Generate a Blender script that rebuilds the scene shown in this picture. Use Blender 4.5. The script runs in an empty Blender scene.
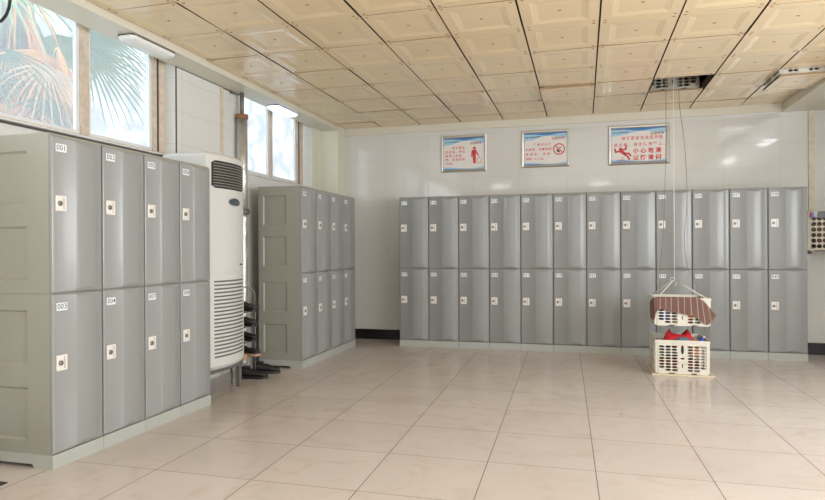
import bpy, bmesh, math, random
from mathutils import Vector, Matrix, Euler
from mathutils import noise as mnoise
random.seed(7)
C = bpy.context.scene.collection
SC = bpy.context.scene

# ------------------------------------------------------------------ camera
yaw, pitch, roll = 0.2689, -0.0008, -0.0047
fwd = Vector((-math.sin(yaw)*math.cos(pitch), math.cos(yaw)*math.cos(pitch), math.sin(pitch)))
rt = Vector((math.cos(yaw), math.sin(yaw), 0)); up = rt.cross(fwd)
r2 = rt*math.cos(roll)+up*math.sin(roll); u2 = r2.cross(fwd)
cd = bpy.data.cameras.new('camera'); cam = bpy.data.objects.new('camera', cd); C.objects.link(cam)
cd.sensor_width = 36; cd.lens = 618.914/825*36; cd.clip_start = .05; cd.clip_end = 200
m = Matrix.Identity(4)
for i in range(3):
    m[i][0] = r2[i]; m[i][1] = u2[i]; m[i][2] = -fwd[i]
m[0][3], m[1][3], m[2][3] = 0, 0, 1.232
cam.matrix_world = m
SC.camera = cam

# ------------------------------------------------------------------ world, lights, exposure
w = bpy.data.worlds.new('overcast_sky'); SC.world = w; w.use_nodes = True
bg = w.node_tree.nodes['Background']
bg.inputs[0].default_value = (.88, .94, 1.0, 1); bg.inputs[1].default_value = 2.7
SC.view_settings.view_transform = 'Standard'; SC.view_settings.look = 'None'
SC.view_settings.exposure = 0.3; SC.view_settings.gamma = 1; SC.view_settings.use_curve_mapping = False

def area(name, loc, rot, sx, sy, power, col):
    l = bpy.data.lights.new(name, 'AREA'); l.shape = 'RECTANGLE'; l.size = sx; l.size_y = sy
    l.energy = power; l.color = col
    o = bpy.data.objects.new(name, l); C.objects.link(o); o.location = loc
    o.rotation_euler = [math.radians(a) for a in rot]
    return o
DAY = (.93, .97, 1.0)
area('daylight_right_windows', (3.42, 1.9, 1.62), (0, 88, 0), 1.1, 6.2, 172, (.95, .97, 1))      # through the right-hand windows
area('rear_fill', (0.6, -2.7, 1.9), (88, 0, 0), 4.0, 1.4, 12, (.97, .98, 1))     # added soft fill from the unseen rear of the room
area('daylight_left_windows', (-3.5, 0.2, 2.45), (0, -80, 0), .75, 4.5, 24, DAY)               # left windows behind the camera

# ------------------------------------------------------------------ materials
def nmat(name):
    mt = bpy.data.materials.new(name); mt.use_nodes = True
    return mt, mt.node_tree, mt.node_tree.nodes['Principled BSDF']
def flat(name, col, rough=.5, metal=0, coat=0, noise=0, nscale=6, bump=0, emit=None, es=0, spec=None):
    mt, t, b = nmat(name)
    b.inputs['Base Color'].default_value = (*col, 1); b.inputs['Roughness'].default_value = rough
    b.inputs['Metallic'].default_value = metal; b.inputs['Coat Weight'].default_value = coat
    if spec is not None: b.inputs['Specular IOR Level'].default_value = spec
    if emit:
        b.inputs['Emission Color'].default_value = (*emit, 1); b.inputs['Emission Strength'].default_value = es
    tc = t.nodes.new('ShaderNodeTexCoord')
    nz = t.nodes.new('ShaderNodeTexNoise'); nz.inputs['Scale'].default_value = nscale; nz.inputs['Detail'].default_value = 4
    t.links.new(tc.outputs['Object'], nz.inputs['Vector'])
    if noise:
        mx = t.nodes.new('ShaderNodeMix'); mx.data_type = 'RGBA'
        mx.inputs[6].default_value = (*[c*(1-noise) for c in col], 1); mx.inputs[7].default_value = (*[min(1, c*(1+noise)) for c in col], 1)
        t.links.new(nz.outputs['Fac'], mx.inputs[0]); t.links.new(mx.outputs[2], b.inputs['Base Color'])
    if bump:
        bp = t.nodes.new('ShaderNodeBump'); bp.inputs['Strength'].default_value = bump; bp.inputs['Distance'].default_value = .01
        t.links.new(nz.outputs['Fac'], bp.inputs['Height']); t.links.new(bp.outputs[0], b.inputs['Normal'])
    return mt

def grid_tiles(name, axes, size, off, gap, col, grout, rough, var=.03, stain=0, coat=0, specks=False, skew=0.0):
    """tiles in object space; axes = two of 0,1,2"""
    mt, t, b = nmat(name); N = t.nodes; L = t.links
    tc = N.new('ShaderNodeTexCoord'); sp = N.new('ShaderNodeSeparateXYZ'); L.new(tc.outputs['Object'], sp.inputs[0])
    def M(op, a, bb=None, c=None):
        n = N.new('ShaderNodeMath'); n.operation = op
        for i, v in enumerate((a, bb, c)):
            if v is None: continue
            if isinstance(v, (int, float)): n.inputs[i].default_value = v
            else: L.new(v, n.inputs[i])
        return n.outputs[0]
    ds, cells = [], []
    for k in range(2):
        co_ = M('ADD', sp.outputs[axes[0]], M('MULTIPLY', sp.outputs[axes[1]], skew)) if k == 0 and skew else sp.outputs[axes[k]]
        s = M('DIVIDE', M('SUBTRACT', co_, off[k]), size[k])
        fr = M('FRACT', s); cells.append(M('FLOOR', s))
        d = M('MULTIPLY', M('MINIMUM', fr, M('SUBTRACT', 1.0, fr)), size[k])
        ds.append(M('LESS_THAN', d, gap[k]/2))
    line = M('MAXIMUM', ds[0], ds[1])
    cv = N.new('ShaderNodeCombineXYZ'); L.new(cells[0], cv.inputs[0]); L.new(cells[1], cv.inputs[1])
    wn = N.new('ShaderNodeTexWhiteNoise'); wn.noise_dimensions = '3D'; L.new(cv.outputs[0], wn.inputs['Vector'])
    nz = N.new('ShaderNodeTexNoise'); nz.inputs['Scale'].default_value = 1.7; nz.inputs['Detail'].default_value = 6
    L.new(tc.outputs['Object'], nz.inputs['Vector'])
    f = M('ADD', M('MULTIPLY', M('SUBTRACT', wn.outputs['Value'], .5), var*2), M('MULTIPLY', M('SUBTRACT', nz.outputs['Fac'], .5), stain*2))
    f = M('ADD', f, 1.0)
    mul = N.new('ShaderNodeVectorMath'); mul.operation = 'SCALE'; mul.inputs[0].default_value = col; L.new(f, mul.inputs['Scale'])
    last = mul.outputs[0]
    def mix(fac, a, colr):
        mx = N.new('ShaderNodeMix'); mx.data_type = 'RGBA'; L.new(fac, mx.inputs[0]); L.new(a, mx.inputs[6]); mx.inputs[7].default_value = (*colr, 1)
        return mx.outputs[2]
    if specks:
        vo = N.new('ShaderNodeTexVoronoi'); vo.inputs['Scale'].default_value = 3.2; L.new(tc.outputs['Object'], vo.inputs['Vector'])
        sc = N.new('ShaderNodeSeparateColor'); L.new(vo.outputs['Color'], sc.inputs[0])
        rad = M('MULTIPLY', M('POWER', sc.outputs[0], 2.0), .05)
        last = mix(M('MULTIPLY', M('LESS_THAN', vo.outputs['Distance'], rad), .75), last, (.12, .09, .07))
        # worn brownish veins
        n2 = N.new('ShaderNodeTexNoise'); n2.inputs['Scale'].default_value = 4.0; n2.inputs['Detail'].default_value = 9; n2.inputs['Distortion'].default_value = 1.5
        L.new(tc.outputs['Object'], n2.inputs['Vector'])
        mr = N.new('ShaderNodeMapRange'); mr.inputs[1].default_value = .52; mr.inputs[2].default_value = .75; mr.inputs[4].default_value = .55
        L.new(n2.outputs['Fac'], mr.inputs[0])
        last = mix(mr.outputs[0], last, (col[0]*.86, col[1]*.78, col[2]*.70))
    last = mix(line, last, grout)
    L.new(last, b.inputs['Base Color'])
    rr = M('ADD', M('MULTIPLY', nz.outputs['Fac'], .12), rough-.06)
    L.new(M('MAXIMUM', rr, M('MULTIPLY', line, .8)), b.inputs['Roughness'])
    b.inputs['Coat Weight'].default_value = coat
    bp = N.new('ShaderNodeBump'); bp.inputs['Strength'].default_value = .35; bp.inputs['Distance'].default_value = .003
    L.new(M('SUBTRACT', 1.0, line), bp.inputs['Height']); L.new(bp.outputs[0], b.inputs['Normal'])
    return mt

M = {}
M['floor'] = grid_tiles('floor_tile', (0, 1), (.6, .6), (.155, 4.17), (.005, .004), (.60, .53, .485), (.14, .105, .085), .19, .03, .09, specks=True, skew=.026)
M['wall_back'] = grid_tiles('wall_tile_back', (0, 2), (.603, .29), (-2.0, 2.466), (.004, .003), (.68, .67, .63), (.55, .54, .50), .06, .012, .03)
M['wall_side'] = grid_tiles('wall_tile_side', (1, 2), (.603, .29), (5.39, 2.466), (.004, .003), (.74, .74, .71), (.5, .5, .48), .15, .012, .03)
M['ceil'] = flat('ceiling_panel', (.80, .635, .40), .24, noise=.07, nscale=2.2, coat=.3)
M['ceil_gap'] = flat('ceiling_joint', (.05, .03, .02), .9)
M['joint_brown'] = flat('brown_edge', (.36, .24, .13), .8)
M['rust'] = flat('rusty_screw', (.30, .14, .06), .8, noise=.3)
M['beam'] = flat('beam_paint', (.69, .655, .54), .35, noise=.05, nscale=2)
M['cream'] = flat('pillar_paint', (.72, .71, .58), .35, noise=.04, nscale=3)
M['strip'] = flat('aged_strip', (.66, .58, .44), .5, noise=.25, nscale=14)
M['black_skirt'] = flat('black_skirting', (.012, .012, .015), .25)
M['frame'] = flat('aged_window_frame', (.62, .52, .42), .5, noise=.35, nscale=22)
M['sash'] = flat('aluminium_sash', (.74, .75, .76), .35, noise=.08, nscale=10)
M['dark_seal'] = flat('dark_seal', (.09, .07, .06), .8)
M['locker_body'] = flat('locker_body_plastic', (.335, .33, .28), .42, noise=.03)
M['locker_base'] = flat('locker_base_plastic', (.44, .455, .42), .42, noise=.03)
M['door'] = flat('locker_door_plastic', (.30, .308, .302), .29, noise=.02, nscale=3, coat=.1)
M['white_pl'] = flat('white_plastic', (.80, .77, .72), .35)
M['lock_slot'] = flat('lock_slot_plastic', (.55, .50, .46), .4)
M['metal'] = flat('lock_metal', (.25, .22, .20), .3, metal=.8)
M['plate'] = flat('number_plate_white', (.82, .87, .88), .4)
M['ink'] = flat('printed_ink', (.08, .10, .13), .5)
M['ac'] = flat('ac_plastic', (.66, .655, .625), .35, noise=.02)
M['ac_dark'] = flat('ac_dark', (.02, .02, .02), .5)
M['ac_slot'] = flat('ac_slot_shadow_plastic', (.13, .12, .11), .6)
M['ac_fin'] = flat('ac_fin', (.34, .31, .28), .4)
M['disp'] = flat('display_panel', (.05, .07, .09), .15)
M['btn'] = flat('button_grey', (.35, .38, .40), .3)
M['steel'] = flat('stand_steel', (.18, .17, .15), .5, metal=.3, noise=.3, nscale=20)
M['foil'] = flat('foil_wrap', (.62, .62, .60), .34, metal=.75, noise=.2, nscale=30, bump=.8)
M['pipe_grey'] = flat('grey_pipe', (.20, .19, .18), .5, metal=.2)
M['black_rubber'] = flat('black_rubber', (.015, .014, .014), .5)
M['shoe_grey'] = flat('shoe_grey', (.035, .033, .03), .6, noise=.3)
M['shoe_tan'] = flat('shoe_tan_sole', (.45, .30, .19), .6)
M['shoe_white'] = flat('shoe_white', (.75, .74, .72), .5)
M['crate'] = flat('crate_plastic', (.70, .66, .57), .4, noise=.06, nscale=9)
M['crate_wall'] = flat('aged_crate_plastic', (.55, .50, .40), .5, noise=.15, nscale=9)
M['crate_shaded'] = flat('shaded_crate_plastic', (.40, .36, .29), .55, noise=.2, nscale=9)  # darker crate plastic, shade above the ceiling put into the colour
M['board'] = flat('board', (.66, .57, .40), .4, noise=.08)
M['rope'] = flat('white_rope', (.75, .73, .68), .7)
M['cord'] = flat('brown_cord', (.26, .20, .15), .8)
M['red_cloth'] = flat('red_cloth', (.62, .02, .03), .75)
M['blue_cloth'] = flat('blue_grey_cloth', (.12, .16, .22), .8, noise=.3, nscale=30)
M['blue'] = flat('blue_plastic', (.02, .07, .45), .35)
M['straw'] = flat('straw_cloth', (.42, .34, .20), .8, noise=.4, nscale=60)
M['orange'] = flat('orange_pack', (.75, .28, .07), .5)
M['teal'] = flat('teal_pack', (.10, .32, .34), .5)
M['maroon'] = flat('maroon_cloth', (.22, .03, .03), .8)
M['lamp'] = flat('lamp_diffuser_unlit', (.84, .84, .82), .3)
M['lamp_on'] = flat('lamp_diffuser_lit', (.85, .85, .9), .3, emit=(.66, .72, 1.0), es=1.1)
M['lamp_bright'] = flat('lamp_diffuser_bright', (.85, .85, .9), .3, emit=(.95, .97, 1.0), es=10)
M['lamp_dark'] = flat('lamp_base', (.10, .09, .08), .5)
M['alu'] = flat('brushed_aluminium', (.66, .64, .60), .28, metal=.85, noise=.06, nscale=40)
M['poster'] = flat('poster_white', (.80, .76, .72), .35)
M['p_red'] = flat('poster_red', (.66, .05, .06), .4)
M['p_pink'] = flat('poster_soft_red', (.70, .13, .14), .4)
M['p_blue'] = flat('poster_blue', (.07, .22, .50), .35)
M['p_lblue'] = flat('poster_light_blue', (.38, .60, .76), .35)
M['p_green'] = flat('poster_green', (.05, .32, .18), .4)
M['p_orange'] = flat('poster_orange', (.80, .25, .10), .4)
M['p_violet'] = flat('poster_violet', (.28, .24, .42), .4)
M['p_black'] = flat('poster_black', (.05, .05, .06), .4)
M['p_gold'] = flat('poster_gold', (.70, .50, .20), .4)
M['dry'] = flat('dry_palm_frond', (.72, .31, .10), .8, noise=.45, nscale=5)
M['dry2'] = flat('pale_dry_frond', (.52, .36, .23), .8, noise=.3, nscale=5)
M['palm'] = flat('palm_green', (.17, .28, .11), .6, noise=.3, nscale=5)
M['palm_shaded'] = flat('palm_shaded_green', (.07, .14, .08), .6, noise=.3, nscale=5)  # darker frond green, shade inside the hanging skirt put into the colour
M['trunk'] = flat('palm_trunk', (.18, .13, .09), .9, noise=.4, nscale=12, bump=1)
M['ground'] = flat('yard_concrete', (.35, .34, .32), .9, noise=.2)
M['label_black'] = flat('black_label', (.02, .02, .03), .3)

# towel: brown with pale stripes across (object X)
mt, t, b = nmat('striped_towel'); M['towel'] = mt
tc = t.nodes.new('ShaderNodeUVMap'); sp = t.nodes.new('ShaderNodeSeparateXYZ'); t.links.new(tc.outputs[0], sp.inputs[0])
a1 = t.nodes.new('ShaderNodeMath'); a1.operation = 'MULTIPLY'; a1.inputs[1].default_value = 11; t.links.new(sp.outputs[0], a1.inputs[0])
a2 = t.nodes.new('ShaderNodeMath'); a2.operation = 'FRACT'; t.links.new(a1.outputs[0], a2.inputs[0])
a3 = t.nodes.new('ShaderNodeMath'); a3.operation = 'LESS_THAN'; a3.inputs[1].default_value = .13; t.links.new(a2.outputs[0], a3.inputs[0])
mx = t.nodes.new('ShaderNodeMix'); mx.data_type = 'RGBA'; mx.inputs[6].default_value = (.36, .20, .155, 1); mx.inputs[7].default_value = (.66, .57, .52, 1)
t.links.new(a3.outputs[0], mx.inputs[0]); t.links.new(mx.outputs[2], b.inputs['Base Color']); b.inputs['Roughness'].default_value = .95

# peeling outside wall
mt, t, b = nmat('peeling_render'); M['peel'] = mt
tc = t.nodes.new('ShaderNodeTexCoord')
n1 = t.nodes.new('ShaderNodeTexNoise'); n1.inputs['Scale'].default_value = 2.0; n1.inputs['Detail'].default_value = 8; n1.inputs['Distortion'].default_value = .15
t.links.new(tc.outputs['Object'], n1.inputs['Vector'])
cr = t.nodes.new('ShaderNodeValToRGB'); cr.color_ramp.elements[0].position = .46; cr.color_ramp.elements[0].color = (.33, .325, .33, 1)
cr.color_ramp.elements[1].position = .49; cr.color_ramp.elements[1].color = (.52, .52, .50, 1)
t.links.new(n1.outputs['Fac'], cr.inputs[0]); t.links.new(cr.outputs[0], b.inputs['Base Color']); b.inputs['Roughness'].default_value = .9

# dusty window glass
mt = bpy.data.materials.new('dusty_glass'); mt.use_nodes = True; M['glass'] = mt; t = mt.node_tree; t.nodes.clear()
out = t.nodes.new('ShaderNodeOutputMaterial'); tr = t.nodes.new('ShaderNodeBsdfTransparent'); gl = t.nodes.new('ShaderNodeBsdfGlossy'); df = t.nodes.new('ShaderNodeBsdfTranslucent')
tr.inputs[0].default_value = (.95, .98, .98, 1); gl.inputs['Roughness'].default_value = .05; df.inputs[0].default_value = (.85, .92, 1.0, 1)
m1 = t.nodes.new('ShaderNodeMixShader'); m1.inputs[0].default_value = .17; t.links.new(tr.outputs[0], m1.inputs[1]); t.links.new(df.outputs[0], m1.inputs[2])
m2 = t.nodes.new('ShaderNodeMixShader'); m2.inputs[0].default_value = .05; t.links.new(m1.outputs[0], m2.inputs[1]); t.links.new(gl.outputs[0], m2.inputs[2])
t.links.new(m2.outputs[0], out.inputs[0])

# ------------------------------------------------------------------ mesh helpers
class MB:
    def __init__(s): s.bm = bmesh.new(); s.mi = 0
    def face(s, pts, mi=None):
        vs = [s.bm.verts.new(p) for p in pts]
        f = s.bm.faces.new(vs); f.material_index = s.mi if mi is None else mi; return f
    def box(s, a, b_, bev=0, seg=1, mi=None, M4=None):
        x0, y0, z0 = a; x1, y1, z1 = b_
        r = bmesh.ops.create_cube(s.bm, size=1)
        vs = r['verts']
        for v in vs:
            v.co = Vector((x0+(v.co.x+.5)*(x1-x0), y0+(v.co.y+.5)*(y1-y0), z0+(v.co.z+.5)*(z1-z0)))
        fs = set(f for v in vs for f in v.link_faces)
        if bev:
            es = list(set(e for v in vs for e in v.link_edges))
            rr = bmesh.ops.bevel(s.bm, geom=es, offset=bev, segments=seg, affect='EDGES', profile=.5)
            fs = set(rr['faces']) | set(f for f in fs if f.is_valid)
            vs = list(set(v for f in fs for v in f.verts))
        for f in fs: f.material_index = s.mi if mi is None else mi
        if M4 is not None:
            for v in vs: v.co = M4 @ v.co
        return s
    def tube(s, pts, r, n=8, cap=True, mi=None):
        pts = [Vector(p) for p in pts]; rings = []
        rs = r if isinstance(r, (list, tuple)) else [r]*len(pts)
        ref = None
        for i, p in enumerate(pts):
            d = (pts[min(i+1, len(pts)-1)]-pts[max(i-1, 0)]).normalized()
            if ref is None or abs(ref.dot(d)) > .95:
                ref = Vector((0, 0, 1)) if abs(d.z) < .9 else Vector((1, 0, 0))
            a = d.cross(ref).normalized(); bb = a.cross(d).normalized(); ref = bb
            rings.append([s.bm.verts.new(p+(a*math.cos(2*math.pi*k/n)+bb*math.sin(2*math.pi*k/n))*rs[i]) for k in range(n)])
        for i in range(len(rings)-1):
            for k in range(n):
                f = s.bm.faces.new((rings[i][k], rings[i][(k+1) % n], rings[i+1][(k+1) % n], rings[i+1][k])); f.smooth = True
                f.material_index = s.mi if mi is None else mi
        if cap:
            for rg in (rings[0], rings[-1]):
                f = s.bm.faces.new(rg); f.material_index = s.mi if mi is None else mi
        return s
    def prism(s, outline, axis_fn, d0, d1, mi=None):
        """outline of 2D points; axis_fn(u,v,d) -> point"""
        a = [s.bm.verts.new(axis_fn(u, v, d0)) for u, v in outline]; c = [s.bm.verts.new(axis_fn(u, v, d1)) for u, v in outline]
        n = len(a); fs = [s.bm.faces.new(a), s.bm.faces.new(c[::-1])]
        for k in range(n): fs.append(s.bm.faces.new((a[k], a[(k+1) % n], c[(k+1) % n], c[k])))
        for f in fs: f.material_index = s.mi if mi is None else mi
        return s
    def loft(s, rings, mi=None, smooth=True, cap=True):
        R = [[s.bm.verts.new(p) for p in rg] for rg in rings]; n = len(R[0])
        for i in range(len(R)-1):
            for k in range(n):
                f = s.bm.faces.new((R[i][k], R[i][(k+1) % n], R[i+1][(k+1) % n], R[i+1][k])); f.smooth = smooth
                f.material_index = s.mi if mi is None else mi
        if cap:
            for rg in (R[0], R[-1]):
                f = s.bm.faces.new(rg); f.smooth = smooth; f.material_index = s.mi if mi is None else mi
        return s
    def build(s, name, mats, parent=None, recalc=True):
        if recalc: bmesh.ops.recalc_face_normals(s.bm, faces=s.bm.faces[:])
        me = bpy.data.meshes.new(name); s.bm.to_mesh(me); s.bm.free()
        for mm in (mats if isinstance(mats, (list, tuple)) else [mats]): me.materials.append(M[mm])
        o = bpy.data.objects.new(name, me); C.objects.link(o)
        if parent: o.parent = parent
        return o
def thing(name, label, cat, loc=(0, 0, 0), rz=0, group=None):
    o = bpy.data.objects.new(name, None); C.objects.link(o); o.location = loc; o.rotation_euler = (0, 0, rz)
    o.empty_display_size = .1
    return tag(o, label, cat, group)
def tag(o, label, cat, group=None):
    o['label'] = label; o['category'] = cat
    if group: o['group'] = group
    return o
def struct(o): o['kind'] = 'structure'; return o
def text_mesh(txt, size, align='LEFT', width=1.0, bold=0):
    cu = bpy.data.curves.new('text', 'FONT'); cu.body = txt; cu.size = size; cu.align_x = align; cu.align_y = 'CENTER'
    cu.space_character = width; cu.offset = bold; cu.resolution_u = 2
    o = bpy.data.objects.new('text', cu); C.objects.link(o)
    dg = bpy.context.evaluated_depsgraph_get(); dg.update()
    me = bpy.data.meshes.new_from_object(o.evaluated_get(dg))
    bpy.data.objects.remove(o); return me
def add_text(mb, txt, size, fn, mi, align='LEFT', width=1.0, bold=0):
    """fn maps (u,v) of text to 3D"""
    me = text_mesh(txt, size, align, width, bold)
    vs = [mb.bm.verts.new(fn(v.co.x, v.co.y)) for v in me.vertices]
    for p in me.polygons:
        try:
            f = mb.bm.faces.new([vs[i] for i in p.vertices]); f.material_index = mi
        except ValueError: pass
    bpy.data.meshes.remove(me)

# ------------------------------------------------------------------ room shell
XL, YB, ZC = -3.46, 8.1, 2.91      # left wall, back wall, ceiling
XR, YR = 3.45, -2.9
ZS = 2.855                          # left soffit
fb = MB(); fb.box((XL-.2, YR, -.1), (XR+.2, YB+.2, 0)); struct(fb.build('floor', 'floor'))
wb = MB(); wb.box((XL-.3, YB, 0), (XR+.3, YB+.2, 3.6)); struct(wb.build('wall_back', 'wall_back'))
wr = MB(); wr.box((XR, YR, 0), (XR+.2, YB, 1.0)); wr.box((XR, YR, 2.25), (XR+.2, YB, 3.6)); wr.box((XR, 5.1, 1.0), (XR+.2, YB, 2.25)); wr.box((XR, YR, 1.0), (XR+.2, -1.3, 2.25))
struct(wr.build('wall_right', 'wall_side'))
wq = MB(); wq.box((XL-.3, YR-.2, 0), (XR+.3, YR, 1.1)); wq.box((XL-.3, YR-.2, 2.65), (XR+.3, YR, 3.6)); wq.box((XL-.3, YR-.2, 1.1), (-1.5, YR, 2.65)); wq.box((2.7, YR-.2, 1.1), (XR+.3, YR, 2.65))
struct(wq.build('wall_rear', 'wall_back'))

# left wall, windows between z 2.03 and soffit: y -2.2..4.70 and 5.80..7.60
ZW, ZT, XO = 2.045, 3.1, XL-.24
wins = [(-2.2, 4.70), (5.80, 7.56)]
wl = MB()
wl.box((XO, YR, 0), (XL, YB, ZW)); wl.box((XO, YR, ZT), (XL, YB, 3.6))
wl.box((XO, YR, ZW), (XL, wins[0][0], ZT)); wl.box((XO, wins[0][1], ZW), (XL, wins[1][0], ZT)); wl.box((XO, wins[1][1], ZW), (XL, YB, ZT))
struct(wl.build('wall_left', 'wall_side'))

def window(n, y0, y1, posts, darks):
    fx = XL-.11
    fr = MB()
    fr.box((fx-.05, y0, ZW), (fx, y1, ZW+.05)); fr.box((fx-.05, y0, ZT-.05), (fx, y1, ZT))
    for a, c in posts: fr.box((fx-.05, a, ZW+.05), (fx+.003, c, ZT-.05))
    o = struct(fr.build('window_%d' % n, 'frame'))
    sl = MB(); sl.box((fx, y0, ZW-.001), (XL+.02, y1, ZW+.012), .004); sl.build('window_sill', 'sash', o)
    se = MB()
    for a, c in darks: se.box((fx-.02, a, ZW+.05), (fx+.006, c, ZT-.05))
    if darks: se.build('window_seal', 'dark_seal', o)
    edges = sorted([p for pc in posts for p in pc])
    inner = edges[1:-1]
    for a, c in zip(inner[::2], inner[1::2]):
        sb = MB(); s_ = .028
        sb.box((fx-.04, a, ZW+.05), (fx-.012, c, ZW+.05+s_)); sb.box((fx-.04, a, ZW+.05+s_), (fx-.012, a+s_, ZT-.05)); sb.box((fx-.04, c-s_, ZW+.05+s_), (fx-.012, c, ZT-.05))
        sa = sb.build('sash', 'sash', o)
        g = MB(); g.box((fx-.03, a+s_, ZW+.05+s_), (fx-.026, c-s_, ZT-.05)); g.build('pane', 'glass', sa)
    return o
window(1, -2.2, 4.70, [(-2.2, -2.12), (-.7, -.62), (.8, .88), (2.28, 2.36), (3.755, 3.835), (4.55, 4.70)], [(4.60, 4.622)])
window(2, 5.80, 7.56, [(5.80, 5.86), (6.62, 6.68), (7.34, 7.51)], [(7.375, 7.40)])
# dark line under the first sill
dl = MB(); dl.box((XL, -2.2, ZW-.018), (XL+.012, 4.70, ZW-.004)); struct(dl.build('trim_1', 'dark_seal'))
# raised panel between the windows, and its strips
pn = MB(); pn.box((XL, 4.712, .0), (XL+.012, 5.39, ZS-.007)); struct(pn.build('trim_2', 'wall_side'))
pe = MB(); pe.box((XL, 4.7085, ZW), (XL+.013, 4.712, ZS)); pe.box((XL, 4.712, ZS-.007), (XL+.013, 5.75, ZS)); struct(pe.build('trim_3', 'dark_seal'))
ps = MB(); ps.box((XL, 5.39, 0), (XL+.016, 5.44, ZS-.007)); struct(ps.build('trim_4', 'strip'))
# left beam with soffit, right beam, cornice, pillar
bl = MB(); bl.box((XL, YR, ZS), (-3.2, 7.83, 3.5)); struct(bl.build('trim_5', 'beam'))
br = MB(); br.box((2.235, YR, 2.812), (XR, YB, 3.5)); struct(br.build('trim_6', 'beam'))
co = MB(); co.box((-3.2, YB-.03, 2.815), (2.235, YB, ZC+.02)); struct(co.build('trim_7', 'beam'))
pl = MB(); pl.box((XL, 7.83, 0), (-3.2, YB, 3.4)); pl.box((XL, 7.60, ZW), (XL+.012, 7.83, ZS)); struct(pl.build('trim_8', 'cream'))
rs = MB(); rs.box((2.508, YB-.02, 1.45), (2.565, YB, 2.812)); struct(rs.build('trim_9', 'strip'))
bb_ = MB(); bb_.box((-3.2, YB-.012, 0), (XR, YB, .135)); struct(bb_.build('baseboard_back', 'black_skirt'))
bb_ = MB(); bb_.box((XL, YR, 0), (XL+.012, 4.70, .12)); struct(bb_.build('baseboard_left', 'black_skirt'))
# dark drain opening in the floor at the lower left
dr = MB(); dr.box((-3.32, 2.38, .0005), (-2.955, 2.60, .004)); struct(dr.build('trim_10', 'black_skirt'))

# ceiling of pressed square panels
X0, DX, Y0, DY = -.43-.555*5, .555, 4.20-.585*12, .585
def ceiling():
    mb = MB(); g = .0065; rnd = random.Random(3)
    xs = [-3.2]+[X0+DX*k for k in range(1, 10)]+[2.235]
    ys = [YR]+[Y0+DY*k for k in range(1, 19)]+[YB-.03]
    for i in range(len(xs)-1):
        for j in range(len(ys)-1):
            x0, x1, y0, y1 = xs[i], xs[i+1], ys[j], ys[j+1]
            if x1-x0 < .02: continue
            cx = (x0+x1)/2; cy = (y0+y1)/2
            if .6 < cx < 1.2 and 6.5 < cy < 7.1: continue          # the missing panel
            z = ZC + rnd.uniform(-.004, .004); tilt = 0
            if -.5 < cx < .1 and 6.54 < cy < 7.1: z -= .028
            if cx > 1.75 and 6.54 < cy < 7.1: z -= .065
            a, b2, c, d = x0+g, x1-g, y0+.003, y1-.003
            tx, ty = rnd.uniform(-.004, .004), rnd.uniform(-.004, .004)
            def P(u, v, dz):
                return (a+(b2-a)*u, c+(d-c)*v, z+dz+tx*(u-.5)+ty*(v-.5))
            full = (x1-x0) > .4 and (y1-y0) > .4
            if full:
                dd_ = .007; lv = [(0, 0), (.14, 0), (.15, .0015), (.225, dd_), (.235, dd_)]
            else:
                lv = [(0, 0), (.02, 0)]
            rings = [[P(e, e, dz), P(1-e, e, dz), P(1-e, 1-e, dz), P(e, 1-e, dz)] for e, dz in lv]
            R = [[mb.bm.verts.new(p) for p in rg] for rg in rings]
            for q in range(len(R)-1):
                for k in range(4): mb.bm.faces.new((R[q][k], R[q+1][k], R[q+1][(k+1) % 4], R[q][(k+1) % 4])).material_index = 0
            mb.bm.faces.new(R[-1][::-1])
            # thickness
            T = [mb.bm.verts.new((p[0], p[1], p[2]+.018)) for p in rings[0]]
            for k in range(4): mb.bm.faces.new((R[0][k], R[0][(k+1) % 4], T[(k+1) % 4], T[k])).material_index = 2 if k % 2 else 3
            mb.bm.faces.new(T)
            # screws
            if cy > 3 and full:
                for (u, v) in ((.06, .05), (.94, .05), (.06, .95), (.94, .95), (.5, .5)):
                    s_ = .0075 if u != .5 else .009
                    px, py, pz = P(u, v, .007 if u == .5 else 0)
                    mb.prism([(s_*1.5*math.cos(t_*math.pi/3)+px, s_*math.sin(t_*math.pi/3)+py) for t_ in range(6)], lambda uu, vv, dd: (uu, vv, dd), pz-.002, pz+.004, mi=1)
    o = struct(mb.build('ceiling', ['ceil', 'rust', 'ceil_gap', 'joint_brown']))
    k = MB()
    zz = ZC+.36
    k.box((-3.2, YR, zz), (2.235, YB, zz+.03))
    for x in xs[1:-1]: k.box((x-.02, YR, ZC+.024), (x+.02, YB, ZC+.06))
    for y in ys[1:-1]:
        segs = [(-3.2, 2.235)]
        if 6.5 < y < 7.2: segs = [(-3.2, X0+DX*7-.0), (X0+DX*8, 2.235)] if y > 6.6 else [(-3.2, -.45), (.13, .66), (1.24, 1.75)]
        for s0, s1 in segs: k.box((s0, y-.015, ZC+.026), (s1, y+.015, ZC+.05))
    k.build('ceiling_joints', 'ceil_gap', o)
ceiling()

# ------------------------------------------------------------------ outside
og = MB(); og.box((-14, -8, -.3), (XO-.01, 20, -.25)); struct(og.build('ground', 'ground'))
ow = MB(); ow.box((-8.9, 5.2, -.25), (-8.45, 19, 9.5)); struct(ow.build('wall_outside', 'peel'))

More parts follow.
